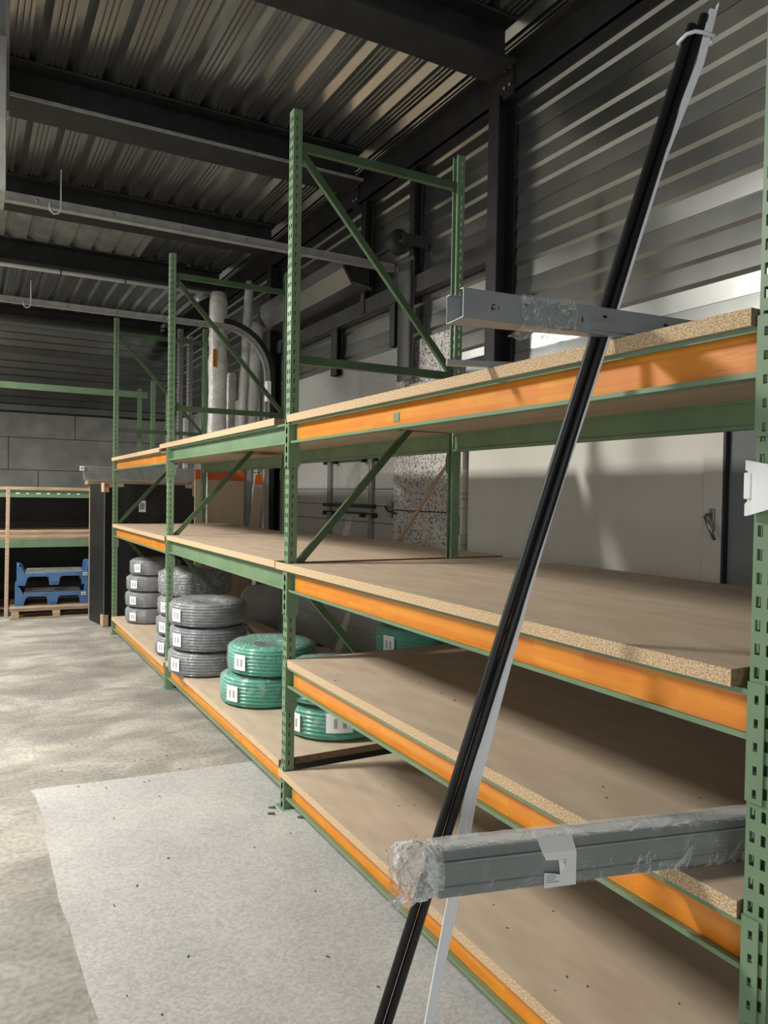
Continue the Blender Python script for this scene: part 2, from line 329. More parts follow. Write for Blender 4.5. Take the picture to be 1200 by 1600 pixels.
t = thing('wall_rail', 'horizontal dark grey steel rail along the right wall above the overhead door', 'rail', (1.85, 3, 3.38))
MB().box(0, .01, -2.26, 2.2, 0, .15).build('web', 'galvd' if False else 'dark', t); MB().box(.01, .09, -2.26, 2.2, .14, .15).build('top_flange', 'dark', t); MB().box(.01, .09, -2.26, 2.2, 0, .01).build('bottom_flange', 'dark', t)
t['label'] = 'horizontal dark steel rail along the right wall above the overhead door'
M['steelg'] = mat('grey_steel', (.075, .078, .078), .5, .3, (.1, .104, .104), 6)
t.children[0].data.materials[0] = M['steelg']
t = thing('jamb_plate', 'wide grey steel jamb plate standing above the speckled concrete pier', 'plate', (1.83, 1.84, 2.66))
MB().box(0, .015, 0, .25, 0, 1.04).build('plate', 'steelg', t); MB().box(-.02, 0, .0, .03, .06, 1.0).build('edge_angle', 'dark', t)
# ------------------------------------------------------------------ sectional overhead door
d = bpy.data.objects.new('door_1', None); COL.objects.link(d); struct(d); d.location = (1.93, 2.26, 0)
zs = [0.01, .49, .97, 1.40, 1.56, 1.72, 2.07, 2.55, 3.0]
for a, b in zip(zs, zs[1:]): MB().box(0, .04, 0, 2.78, a+.002, b-.003).build('door_panel', 'door', d, bevel=.003)
M['wblock'] = mat('white_painted_block', (.55, .55, .53), .6, 0, (.62, .62, .6), 12, .2, 60)
zl = [.01, .17, .33, .49, .65, .81, .97, 1.13]
for a, b in zip(zl, zl[1:]):
    MB().box(-.006, 0, 0, 2.78, a+.003, b-.003).build('ribbed_strip', 'wblock', d, bevel=.002)
for y in (.40, 1.34):
    MB().box(-.035, -.007, y, y+.03, 1.14, 2.05).build('stile', 'galv', d); MB().box(-.035, -.007, y+.045, y+.06, 1.14, 2.05).build('stile', 'galv', d)
for z in (1.535, 2.07):
    r_ = MB().box(-.05, -.007, .35, 1.48, z, z+.035).build('strut', 'dark', d)
    MB().box(-.045, -.0, .35, 1.48, z-.06, z-.045).build('strut_lip', 'dark', r_)
    for k in (.32, .55, 1.2, 1.42):
        MB().box(-.06, -.007, k, k+.04, z-.09, z-.05).build('hinge', 'dark', d)
MB().box(-.03, -.007, .02, .12, 1.46, 1.60).build('latch_plate', 'galv', d)
MB().tube([(-.04, .10, 1.55), (-.07, .05, 1.56), (-.07, 0, 1.52), (-.05, -.10, 1.50)], .01, 8).build('latch_hook', 'dark', d)
MB().box(-.03, -.0, 0, .05, 1.14, 1.22).build('hinge', 'galvd', d)
# cable drums, shaft, cover, tracks
t = thing('door_shaft', 'dark spring shaft of the overhead door with a cable drum at each end', 'shaft', (1.70, 1.87, 3.79))
MB().tube([(0, -.08, 0), (0, 3.4, 0)], .014, 8).build('shaft', 'dark', t)
for y in (0, 3.2):
    b = MB(); b.lathe([(.015, -.03), (.10, -.03), (.10, -.024), (.085, -.024), (.085, -.002), (.085, .02), (.105, .022), (.105, .03), (.015, .03)], n=28); o = b.build('cable_drum', 'dark', t); o.rotation_euler = (R(90), 0, 0); o.location = (0, y, 0)
    MB().box(-.02, .22, y-.12, y-.105, -.05, .05).build('bearing_bracket', 'dark', t)
t = thing('spring_cover', 'long grey faceted sheet cover over the overhead door springs', 'cover', (1.70, 2.5, 3.62))
MB().prism([(-.14, .26), (-.14, .14), (-.05, .0), (.16, -.03), (.16, .0), (-.04, .03), (-.12, .15), (-.12, .26)], 'y', 0.15, 2.4).build('cover_sheet', 'clad', t)
MB().prism([(-.12, .25), (-.12, .15), (-.04, .03), (.15, .0), (.15, .25)], 'y', .17, .19).build('end_plate', 'dark', t)
def track(y, zt, label, bow):
    t = thing('door_track', label, 'track', (0, y, zt))
    b = MB()
    if bow:
        pts = [(-5, 0), (1.15, 0)]+[(1.15+.55*math.sin(a), -.55+.55*math.cos(a)) for a in [R(k) for k in range(10, 91, 10)]]+[(1.70, -3.6)]
    else: pts = [(-5, 0), (1.80, 0)]
    def sweep(prof, nm, m):
        b = MB(); rings = []
        for i, (x, z) in enumerate(pts):
            x0, z0 = pts[max(0, i-1)]; x1, z1 = pts[min(len(pts)-1, i+1)]; dx, dz = x1-x0, z1-z0; l = math.hypot(dx, dz); nx, nz = -dz/l, dx/l
            rings.append([b.b.verts.new((x+nx*v, u, z+nz*v)) for u, v in prof])
        n = len(prof)
        for A, B in zip(rings, rings[1:]):
            for k in range(n): b.b.faces.new((A[k], A[(k+1) % n], B[(k+1) % n], B[k]))
        b.b.faces.new(rings[0]); b.b.faces.new(rings[-1]); return b.build(nm, m, t)
    m1 = 'galvd'
    sweep([(-.012, .03), (-.012, -.03), (-.004, -.03), (-.004, .03)], 'track_channel', m1)
    sweep([(-.004, .024), (.035, .024), (.035, .03), (-.004, .03)], 'track_lip', m1)
    sweep([(-.03, -.036), (.03, -.036), (.03, -.03), (-.03, -.03)], 'track_lip', m1)
    if bow:
        full = pts; pts = full[1:]; sweep([(-.03, .034), (.02, .034), (.02, .085), (-.03, .085)], 'rubber_seal', 'black'); pts = full
    for x in (-.9, -4.0):
        MB().tube([(x, -.03, .24 if not bow else .21), (x, -.03, -.03), (x-.015, -.03, -.065), (x-.045, -.03, -.075), (x-.07, -.03, -.055), (x-.075, -.03, 0)], .005, 6).build('hanger_hook', 'white', t)
    for k in range(5): 
        b = MB(); b.lathe([(0, .0), (.012, .0), (.012, .006), (0, .008)], n=8); o = b.build('bolt', 'galv', t); o.rotation_euler = (R(90), 0, 0); o.location = (-1.05+.5*k, -.013, .0)
    return t
track(2.12, 3.66, 'nearer pale steel door track running straight along under the roof to the jamb plate', False)
track(5.0, 3.615, 'farther pale door track that bends down beside the wrapped rolls, with black seal', True)
# small white sensor box + dark post by curve
for o in bpy.data.objects:
    if o.name == 'door_track.001': MB().box(1.60, 1.655, -.25, -.17, -.87, -.63).build('sensor_box', 'white', o, bevel=.006)['label'] = 'small off-white sensor box'; MB().box(1.64, 1.70, -.22, -.03, -.78, -.76).build('sensor_bracket', 'dark', o)
cpost('steel_column', 'dark steel column on the right wall behind the bent door track', 1.78, 1.93, 4.35, 4.55, 0, 4.47, 'column') if False else None
cpost('steel_column', 'black steel column on the right wall beyond the bent door track', 1.76, 1.915, 5.10, 5.24, 0, 4.47, 'column')
# ------------------------------------------------------------------ white door with handle and window
d2 = bpy.data.objects.new('door_2', None); COL.objects.link(d2); struct(d2); d2.location = (1.93, -1.14, 0)
MB().box(0, .04, .145, 2.26, .02, 2.38).build('door_panel', 'panel', d2, bevel=.003)
MB().box(-.022, .04, .0, .115, .02, 2.38).build('door_stile', 'panel', d2, bevel=.004); MB().box(-.010, .04, .119, .141, .02, 2.38).build('door_bead', 'panel', d2)
h = MB().box(-.034, -.022, .038, .068, 1.50, 1.62).build('handle_plate', 'chrome', d2, bevel=.004)
MB().tube([(-.034, .060, 1.588), (-.060, .060, 1.588), (-.066, .066, 1.580), (-.066, .004, 1.462)], .009, 8).build('lever', 'chrome', h)
MB().box(1.90, 1.97, -1.160, -1.148, .02, 2.4).build('trim_4', 'dark')['kind'] = 'structure'
wn = bpy.data.objects.new('window_1', None); COL.objects.link(wn); struct(wn); wn.location = (1.93, -3.4, 0)
MB().box(0, .02, 0, 2.238, .9, 2.38).build('window_pane', 'glass', wn); MB().box(-.02, .03, 0, 2.225, .3, .9).build('window_panel', 'steelg', wn); MB().box(-.02, .03, 0, 2.225, 2.38, 2.44).build('window_frame', 'steelg', wn)
MB().box(1.92, 1.99, -1.14, 1.15, 2.385, 2.44).build('trim_5', 'steelg')['kind'] = 'structure'
blk('concrete_block', 'conc', -7, -3.4, .001, 2.4)
# ------------------------------------------------------------------ back wall, left wall, rear wall
wb = bpy.data.objects.new('wall_back', None); COL.objects.link(wb); struct(wb)
tb = tray('x', -7, 1.99, MB()).build('cladding_panel', 'clad', wb, normals=False); tb.location = (0, 11.12, 3.05)
for k in range(1, 4): inst(tb, wb, (0, 11.12, 3.05+.5*k))
MB().box(-7, 2.2, 11.18, 11.4, 0, 4.95).build('backing_wall', 'dark', wb)
zz = [0.001, .88, 1.44, 2.01, 2.58, 3.02]
for i, (a, b) in enumerate(zip(zz, zz[1:])):
    x = -7.0+(.0 if i % 2 else -.65)
    x = {1: .235, 2: -.37, 3: -.85, 4: .235, 0: -.4}[i]-3*2.5
    while x < 1.9:
        MB().box(max(-7, x)+.005, min(1.95, x+2.5)-.005, 11.06, 11.17, a+.004, b-.004).build('concrete_panel', 'conc', wb, bevel=.005); x += 2.5
MB().box(-7, 1.95, 11.04, 11.12, 3.02, 3.05).build('trim_6', 'dark')['kind'] = 'structure'
wl = MB().box(-7.2, -7, -7, 11.2, 0, 5).build('wall_left', 'steelg'); struct(wl)
struct(MB().box(-7.2, 2.2, -7.2, -7, 0, 5).build('wall_front', 'clad'))
# ------------------------------------------------------------------ rack frames
PW, PD, PH, RD = .056, .048, 3.64, 1.072
def slotted(us, vs, holes, put, m, t=.0022):
    for i in range(len(us)-1):
        for k in range(len(vs)-1):
            if (i in holes) and k % 2 == 1: continue
            a = [(us[i], vs[k]), (us[i+1], vs[k]), (us[i+1], vs[k+1]), (us[i], vs[k+1])]
            m.face([put(u, v) for u, v in a])
def upright_mesh():
    m = MB(); H = PH; vs = [0]
    z = .03
    while z+.024 < H: vs += [z, z+.024]; z += .05
    vs.append(H)
    slotted([0, .009, .021, .035, .047, PW], vs, (1, 3), lambda u, v: (0, u, v), m)
    slotted([0, .017, .025, PD], vs, (1,), lambda u, v: (u, 0, v), m)
    slotted([0, .017, .025, PD], vs, (1,), lambda u, v: (u, PW, v), m)
    m.face([(PD, 0, 0), (PD, .012, 0), (PD, .012, H), (PD, 0, H)]); m.face([(PD, PW, 0), (PD, PW-.012, 0), (PD, PW-.012, H), (PD, PW, H)])
    bmesh.ops.remove_doubles(m.b, verts=m.b.verts, dist=1e-5)
    o = m.build('upright', 'green', None, normals=True)
    s = o.modifiers.new('s', 'SOLIDIFY'); s.thickness = .0024; s.offset = -1
    return o
UP = upright_mesh(); first = [True]
def frame(y, label, zs):
    t = thing('rack_frame', label, 'rack frame', (0, y, 0), group='green slotted rack frames')
    for k in range(2):
        if first[0]: u = UP; first[0] = False; u.parent = t
        else: u = UP.copy(); COL.objects.link(u); u.parent = t
        u.location = (0, 0, .006) if k == 0 else (RD, PW, .006); u.rotation_euler = (0, 0, 0 if k == 0 else math.pi)
    for x in (-.02, RD-PD-.04): MB().box(x, x+.11, -.02, PW+.03, 0, .006).build('base_plate', 'green', t, bevel=.001)
    for x in (.001, RD-PD): MB().box(x+.001, x+PD-.003, -.004, -.0005, .006, .13).build('foot_bracket', 'green', t)
    ym = PW/2; x0, x1 = PD-.004, RD-PD+.004
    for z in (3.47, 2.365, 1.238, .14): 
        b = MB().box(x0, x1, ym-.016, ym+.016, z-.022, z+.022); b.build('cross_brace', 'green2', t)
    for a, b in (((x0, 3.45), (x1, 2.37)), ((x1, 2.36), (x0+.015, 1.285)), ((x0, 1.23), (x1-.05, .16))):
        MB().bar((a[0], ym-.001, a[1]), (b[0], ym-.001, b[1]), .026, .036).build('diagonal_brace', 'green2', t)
    return t
zAB = [.205, .795, 1.296, 2.070]; zBC = [.245, 1.299, 2.07]; zCD = [.215, 1.285, 2.045]
frame(-2.7, 'green slotted rack frame nearest the viewer, cut by the right picture edge', None)
frame(0, 'tallest-looking green rack frame, between the orange top shelf and the green coils', None)
frame(2.7, 'green rack frame beside the stack of three grey coils', None)
frame(5.4, 'farthest green rack frame, in front of the black panels', None)
BT = .038
# ------------------------------------------------------------------ beams
def rack_beam(y0, y1, ztop, front, tape, label, grp, tgap=(.03, .0)):
    x0 = 0 if front else RD; s = 1 if front else -1
    t = thing('rack_beam', label, 'rack beam', (x0, y0, ztop), 0, grp); L = y1-y0; h = .108
    pr = [(.004, 0), (.05, 0), (.05, -.012), (.040, -.012), (.040, -h+.012), (.05, -h+.012), (.05, -h), (.004, -h), (.004, -h+.012), (.0075, -h+.012), (.034, -h+.0045), (.034, -.0045), (.0075, -.012), (.004, -.012)]
    MB().prism([(x*s, z) for x, z in pr], 'y', .004, L-.004).build('beam_profile', 'green', t)
    for e in (0, 1):
        b = MB(); ya = -.039 if e == 0 else L+.002; yb = ya+.037
        vs = [-.235]; z = -.225
        while z+.019 < .02: vs += [z, z+.019]; z += .05
        vs.append(.02)
        slotted([ya, ya+.0185-.005, ya+.0185+.005, yb], vs, (1,), lambda u, v: (-.004*s, u, v), b)
        bmesh.ops.remove_doubles(b.b, verts=b.b.verts, dist=1e-5)
        o = b.build('end_plate', 'green', t); so = o.modifiers.new('s', 'SOLIDIFY'); so.thickness = .003; so.offset = 0
        yy = (-.001 if e == 0 else L-.002)
        MB().prism([(-.004*s, -.235), (.052*s, -.235), (.062*s, -.215), (.062*s, -.15), (.052*s, -.11), (.052*s, .02), (-.004*s, .02)], 'y', yy, yy+.003).build('side_plate', 'green', t)
        ba = MB(); ba.lathe([(0, 0), (.005, 0), (.005, .003), (0, .004)], n=8); bo = ba.build('bolt', 'galv', t); bo.rotation_euler = (R(90 if e == 0 else -90), 0, 0); bo.location = (.03*s, yy+(-.001 if e == 1 else .004), -.19)
        if e == 1: bo.rotation_euler = (R(90), 0, 0)
    if tape:
        tp = MB().box(.0325, .0338, tgap[1]+.012, L-tgap[0], -h+.0062, -.0062).build('reflective_tape', 'tape', t); tp['label'] = 'glossy orange reflective tape'
    return t
G = 'beams of the green pallet rack'
def bays(ya, yb, zs, tapes, where, levels):
    a = ya+PW; b = yb
    for z, tp, lv in zip(zs, tapes, levels):
        rack_beam(a, b, z-BT-.0005, True, tp, ('orange-taped' if tp else 'plain light green')+' front beam carrying the '+lv+' of the '+where, G)
        rack_beam(a, b, z-BT-.0005, False, False, 'plain green rear beam under the '+lv+' of the '+where, G)
bays(-2.7, 0, zAB, (1, 1, 1, 1), 'nearest bay', ('bottom board', 'third board from the top', 'second board from the top', 'top board'))
bays(0, 2.7, zBC, (1, 0, 0), 'middle bay', ('bottom board', 'waist-high board', 'top board'))
bays(2.7, 5.4, zCD, (1, 1, 1), 'farthest bay', ('bottom board', 'waist-high board', 'top board'))
st = MB().box(.030, .0322, -1.08, -1.035, 1.955, 1.99).build('sticker_remnant', 'green', None)
for o in bpy.data.objects:
    if o.name.startswith('rack_beam') and o.get('label', '').startswith('orange-taped front beam carrying the top board of the nearest'):
        st.parent = o; st.location = -Vector(o.location)
# ------------------------------------------------------------------ boards
def board(pts, ztop, label, th=BT, split=None):
    m = MB(); n = len(pts)
    A = [m.b.verts.new((x, y, -th)) for x, y in pts]; B = [m.b.verts.new((x, y, 0)) for x, y in pts]
    for k in range(n):
        a, b = pts[k], pts[(k+1) % n]; f = m.b.faces.new((A[k], A[(k+1) % n], B[(k+1) % n], B[k])); f.material_index = 1 if abs(a[0]-b[0]) < abs(a[1]-b[1]) else 2
    m.b.faces.new(A[::-1]).material_index = 0; m.b.faces.new(B).material_index = 0
    o = m.build('shelf_board', ['top', 'edge', 'endcut']); o.location = (0, 0, ztop)
    return tag(o, label, 'shelf board', 'chipboard rack shelves')
E_ = -.003
def abz(yr, yl, tab, xf=-.012, xr=1.45):
    pts = [(xf, yr), (xr, yr), (xr, -.008), (E_ if tab > 0 else xf, -.008)]
    if tab > 0: pts += [(-.006, -.008), (-.006, tab), (xf, tab)]
    return [p for i, p in enumerate(pts) if i == 0 or p != pts[i-1]]
board(abz(-2.633, 0, .014, xr=1.42), zAB[3], 'top chipboard shelf of the nearest bay, with the zinc channel lying on it')
board(abz(-2.608, 0, .15), zAB[2], 'wide second-from-top chipboard shelf of the nearest bay, in front of the white door')
board(abz(-2.628, 0, 0, xf=.0), zAB[1], 'third-from-top chipboard shelf of the nearest bay, under the wrapped grey profile')
board(abz(-2.63, 0, .066), zAB[0], 'bottom chipboard shelf of the nearest bay, empty, close to the floor')
def bcz(a, b, xf, xr):   # fits between posts a and b with a clear joint
    return [(xf, a), (xr, a), (xr, b), (xf, b)]
board([(-.012, .197), (-.012, 2.986), (-.005, 2.986), (-.005, 2.69), (1.42, 2.69), (1.42, .064), (.055, .064), (.055, .197)][::-1], zBC[2], 'top chipboard shelf of the middle bay, whose front corner passes across the next post')
board([(-.012, .16), (-.012, 2.69), (1.45, 2.69), (1.45, .064), (.055, .064), (.055, .16)][::-1], zBC[1], 'waist-high chipboard shelf of the middle bay, empty, on a plain green beam')
board(bcz(.073, 2.69, -.008, 1.45), zBC[0], 'bottom chipboard shelf of the middle bay, carrying grey and green coils')
board([(-.012, 2.995), (-.012, 5.47), (-.005, 5.47), (-.005, 5.39), (1.2, 5.39), (1.2, 2.77), (.06, 2.77), (.06, 2.995)][::-1], zCD[2], 'top chipboard shelf of the farthest bay, on an orange-taped beam')
board(bcz(2.765, 5.385, -.012, 1.3), zCD[1], 'waist-high chipboard shelf of the farthest bay, before the black panel')
board(bcz(2.765, 5.385, -.012, 1.4), zCD[0], 'bottom chipboard shelf of the farthest bay, carrying two stacks of grey coils')
sh = MB()
for k in range(26):
    z = random.choice((zAB[0], zAB[0], zAB[1])); x = random.uniform(.03, .5); y = random.uniform(-2.3, -.3); a = random.uniform(0, 3); l = random.uniform(.004, .014)
    sh.bar((x, y, z+.001), (x+l*math.cos(a), y+l*math.sin(a), z+.002), .003, .002, (0, 0, 1))
tag(sh.build('wood_chips', 'brown'), 'tiny wood chips lying on the lower shelves of the nearest bay', 'debris', kind='stuff')
# ------------------------------------------------------------------ conduit coils
def coil_proto(m, r, h, nw):
    b = MB(); pr = []; ch = h/nw; ri = r*.42
    steps = 6
    for k in range(nw):
        for s_ in range(steps):
            a = math.pi*s_/steps; rr = r-.012*(1-math.sin(a)) - (.028 if k in (0, nw-1) else 0)*(1 if (k == 0 and s_ < 3) or (k == nw-1 and s_ > 2) else .25)
            pr.append((rr, ch*(k+s_/steps)))
    nt_ = 6; wr_ = (r-.03-ri)/nt_
    for k in range(nt_):
        for s_ in range(5):
            a = math.pi*s_/5; pr.append((r-.034-wr_*(k+s_/5), h-.004-.008*(1-math.sin(a))-.0022*k))
    pr += [(ri, h-.03), (ri, .02), (r-.05, .004), (r-.03, 0)]
    b.lathe(pr, n=56)
    return b.build('windings', m)
def wrap_proto(r, h, seed, tall):
    random.seed(seed); b = MB(); n = 56; prof = [(r-.03, -.0), (r+.004, .02), (r+.006, h*.5), (r+.004, h-.02), (r-.035, h+.006), (r*.7, h+.010+tall*.5), (r*.4, h+.004+tall), (r*.12, h-.004)]
    b.lathe(prof, n=n, jit=.0035 if not tall else .009); b.b.faces.new(b.b.verts[-n:] if False else [v for v in list(b.b.verts)[-n:]])
    return b.build('plastic_wrap', 'film2' if tall else 'film')
protos = {}
def coil(kind, c, z, r, h, label, grp, ang, two=False):
    key = (kind, r, h)
    t = thing('conduit_coil', label, 'coil', (c[0], c[1], z+.0035), random.uniform(0, 6), grp); rz = t.rotation_euler.z
    loose = kind == 'loose'
    mk = {'grey': 'coil', 'green': 'coilg', 'dark': 'coild', 'loose': 'coild'}[kind]
    if key not in protos:
        protos[key] = (coil_proto(mk, r, h, 8), wrap_proto(r, h, len(protos)+3, .02 if loose else 0)); a, b = protos[key]; a.parent = t; b.parent = t
    else:
        a, b = protos[key]
        for o in (a, b): q_ = o.copy(); COL.objects.link(q_); q_.parent = t
    # white label on the outside facing angle ang (world), curved
    def sticker(ang, wd, zc, hh):
        lb = MB(); n = 6
        for i in range(n):
            a0 = ang-rz-wd/2+wd*i/n; a1 = a0+wd/n; R_ = r+.010
            lb.face([(R_*math.cos(a0), R_*math.sin(a0), zc), (R_*math.cos(a1), R_*math.sin(a1), zc), (R_*math.cos(a1), R_*math.sin(a1), zc+hh), (R_*math.cos(a0), R_*math.sin(a0), zc+hh)])
        bmesh.ops.remove_doubles(lb.b, verts=lb.b.verts, dist=1e-5)
        s_ = lb.build('paper_label', 'label', t); so = s_.modifiers.new('s', 'SOLIDIFY'); so.thickness = .001; so.offset = 1
        R_ = r+.0125
        for g_ in (.28, .62):
            pb = MB()
            for i in range(7):
                a0 = ang-rz-wd/2+wd*g_; zz_ = zc+hh*(.25+.07*i); pb.face([(R_*math.cos(a0), R_*math.sin(a0), zz_), (R_*math.cos(a0+wd*.14), R_*math.sin(a0+wd*.14), zz_), (R_*math.cos(a0+wd*.14), R_*math.sin(a0+wd*.14), zz_+hh*.035), (R_*math.cos(a0), R_*math.sin(a0), zz_+hh*.035)])
            pb.build('printed_lines', 'ink', s_, normals=False)
    sticker(ang, .32, h*.22, h*.55)
    if two: sticker(ang+.95, .5, h*.3, h*.6)
    return t
G1 = 'plastic-wrapped grey conduit coils'; G2 = 'plastic-wrapped green conduit coils'
zc = zCD[0]; hs = .163
for k, (dx, wl_) in enumerate(((0, 'bottom'), (.0, 'second from bottom'), (.01, 'second from top'), (.045, 'top'))):
    coil('grey', (.335+dx, 4.93), zc+.001+k*(hs+.012), .27, hs, wl_+' coil of the farthest grey stack, beside the last rack post', G1, R(215))
for k, wl_ in enumerate(('bottom', 'second from bottom', 'third from bottom')):
    coil('grey', (.27+.012*k, 3.12), zc+.001+k*(.163+.012), .27, hs, wl_+' grey coil of the middle stack, mostly hidden by a rack post', G1, R(205))
coil('loose', (.36, 3.15), zc+.001+3*.175, .32, .21, 'bulky dark grey coil in crumpled plastic on top of the middle grey stack', G1, R(150))
for k, (dx, wl_) in enumerate(((0, 'bottom'), (.012, 'middle'), (.006, 'top'))):
    coil('grey', (.215+dx, 2.24), zBC[0]+.001+k*.190, .30, .178, wl_+' coil in the front stack of three grey coils', G1, R(203))
for k, (dx, wl_) in enumerate(((0, 'lower'), (.05, 'upper'))):
    coil('green', (.34+dx, 1.25), zBC[0]+.001+k*.200, .30, .188, wl_+' green coil of the pair left of the middle rack post', G2, R(206))
for k, (dx, wl_) in enumerate(((0, 'lower'), (-.02, 'upper'))):
    coil('green', (.50+dx, .45), zBC[0]+.001+k*.200, .30, .188, wl_+' green coil of the pair seen right of the middle rack post', G2, R(195), True)
for k, wl_ in enumerate(('bottom', 'middle', 'top')):
    coil('green', (1.13, .50), zBC[0]+.001+k*.195, .285, .185, wl_+' green coil of the rear stack by the wall, under the waist-high shelf', G2, R(196))
# ------------------------------------------------------------------ zinc channel on the top shelf
t = thing('zinc_channel', 'galvanised sheet channel lying across the front edge of the top shelf', 'channel', (0, 0, zAB[3]+.002))
a, b_, c_, d_ = (-.468, -2.227), (.62, -2.325), (.62, -2.300), (-.457, -2.143)
xm = (.04, -2.250)
def wall_(p0, p1, z0, z1, th, m, nm):
    q = MB(); q.bar((p0[0], p0[1], (z0+z1)/2), (p1[0], p1[1], (z0+z1)/2), z1-z0, th, (0, 0, 1)); return q.build(nm, m, t)
H_ = .066
wall_(a, b_, 0, H_, .0025, 'chan', 'front_web')
q = MB(); q.prism([a, b_, (.62, -2.315), xm, d_], 'z', 0, .002); q.build('bottom_flange', 'chan', t)
wall_(d_, xm, 0, H_, .002, 'chan', 'rear_web')
q = MB(); q.prism([a, b_, (.62, -2.318), (-.468, -2.214)], 'z', H_, H_+.002); q.build('top_lip', 'chan', t)
q = MB(); q.prism([(d_[0]+.0, d_[1]), xm, (xm[0]-.02, xm[1]-.002), (d_[0], d_[1]-.014)], 'z', H_, H_+.002); q.build('top_lip', 'chan', t)
dv = Vector((b_[0]-a[0], b_[1]-a[1], 0)).normalized()
def slot_(u, z, w_, h_, m='black'):
    p0 = Vector((a[0], a[1], 0))+dv*u+Vector((0, -.0022, z)); q = MB(); q.bar(p0, p0+dv*w_, h_, .001, (0, 0, 1)); return q
for u, z, w_, h_ in ((.165, .045, .014, .006), (.075, .028, .003, .010), (.075, .0365, .010, .002), (.075, .0275, .010, .002), (.093, .031, .002, .007), (.40, .045, .012, .006), (.60, .045, .012, .006), (.335, .030, .003, .012)):
    slot_(u, z, w_, h_).build('slot', 'black', t)
p0 = Vector((a[0], a[1], 0))+dv*.36+Vector((0, -.008, .018)); q = MB(); q.bar(p0, p0+dv*.42, .020, .012, (0, 0, 1)); q.build('nested_strip', 'chan', t)
ff = MB(); random.seed(11)
N1 = 10
rows = []
for i in range(N1):
    u = .155+.16*i/(N1-1); base = Vector((a[0], a[1], 0))+dv*u; rows.append([ff.b.verts.new(base+Vector(o_)+Vector([random.uniform(-.003, .003) for _ in range(3)])) for o_ in ((0, -.006, H_+.004), (0, -.007, .045), (0, -.008, .02), (0, -.006, -.004), (0, .02, -.012), (0, .05, -.015-random.uniform(0, .012)))])
for A, B in zip(rows, rows[1:]):
    for k in range(len(A)-1): ff.b.faces.new((A[k], A[k+1], B[k+1], B[k])).smooth = True
ff.build('torn_film', 'film2', t, normals=False)
# thin bars on the top shelf
def lbar(name, p, q_, w_, h_, m, label, cat):
    b = MB(); b.bar(p, q_, w_, h_, (0, 0, 1)); return tag(b.build(name, m, bevel=.001), label, cat)
lbar('steel_bar', (-.14, -1.668, 2.082), (.75, -2.02, 2.082), .018, .022, 'galv', 'thin pale steel bar poking over the top shelf, the lower and nearer one', 'bar')
b = MB(); b.tube([(.02, -1.55, 2.094), (.85, -1.93, 2.082)], .009, 8); tag(b.build('steel_rod', 'galvd'), 'thin round steel rod behind the pale bar on the top shelf', 'rod')
b = MB(); b.box(0, .14, 0, .20, 0, .10); o = b.build('carton', 'white', bevel=.003); o.location = (1.02, -.31, zAB[3]+.001); tag(o, 'small white carton at the back of the top shelf beside the rack post', 'carton')
b = MB(); b.box(0, .1, 0, .085, 0, .075); o = b.build('carton', 'card', bevel=.003); o.location = (1.02, -.09, zAB[3]+.001); o.location.y = -.10; tag(o, 'small brown carton left of the white carton on the top shelf', 'carton')
b = MB(); b.tube([(1.0, -.62, zAB[3]+.012), (1.07, -.70, zAB[3]+.17)], .011, 8); tag(b.build('white_pipe_stub', 'white'), 'short white pipe stub standing askew on the top shelf', 'pipe')
b = MB(); random.seed(9)
pts = [Vector((1.0, -.45, zAB[3]+.01))]
for k in range(14): pts.append(Vector((1.0+random.uniform(-.03, .06), -.45+random.uniform(-.09, .09), zAB[3]+.012+random.uniform(0, .07))))
b.tube(pts, .004, 6); tag(b.build('loose_cable', 'black'), 'tangled black cable beside the white pipe stub on the top shelf', 'cable')
# dark opening beside column above door 2
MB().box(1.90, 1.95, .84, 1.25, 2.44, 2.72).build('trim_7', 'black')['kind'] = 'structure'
# broom handle leaning at the concrete pier
b = MB(); b.tube([(1.42, 1.30, 1.315), (1.88, 1.25, 2.0)], .014, 10); tag(b.build('wooden_pole', 'card'), 'slim wooden pole leaning against the speckled concrete pier', 'pole')
# ------------------------------------------------------------------ leaning tubes and white profile
F0 = Vector((-0.5459, -1.9037, 0.004)); B0 = Vector((-0.0553, -2.2277, 2.0501)); D = (B0-F0)
rv = rt0
def tubeobj(name, p, q_, r, m, label, cat):
    b = MB(); b.tube([p, p+(q_-p)*.33, p+(q_-p)*.66, q_], r, 14); 
    return tag(b.build(name, m), label, cat, 'long tubes leaning on the rack')
t1 = tubeobj('black_tube', F0-rv*.0128, F0+D*1.392-rv*.0117, .0116, 'black', 'left one of the two long black tubes leaning on the rack, slightly shorter', 'tube')
t2 = tubeobj('black_tube', F0+rv*.0128, F0+D*1.404+rv*.0117, .0116, 'black', 'right one of the two long black tubes leaning on the rack', 'tube')
WP = [Vector(q) for q in [(-0.36, -1.955, 0.003), (-0.3795, -2.0018, 0.2544), (-0.3511, -2.0229, 0.4652), (-0.3314, -2.0374, 0.6047), (-0.3001, -2.062, 0.8809), (-0.2628, -2.0875, 1.069), (-0.1846, -2.1402, 1.4307), (-0.1321, -2.175, 1.6576), (-0.0353, -2.2389, 2.0507), (0.0736, -2.3113, 2.5198), (0.1458, -2.3575, 2.758), (0.1698, -2.3742, 2.8899)]]
for k in range(1, len(WP)): WP[k] = WP[k]+rv*(.004 if k > 7 else 0)+Vector((-.004, 0, 0))*(k > 7)
t = thing('white_profile', 'long white plastic profile leaning beside the black tubes, bowed near the floor', 'profile', (0, 0, 0), 0, 'long tubes leaning on the rack')
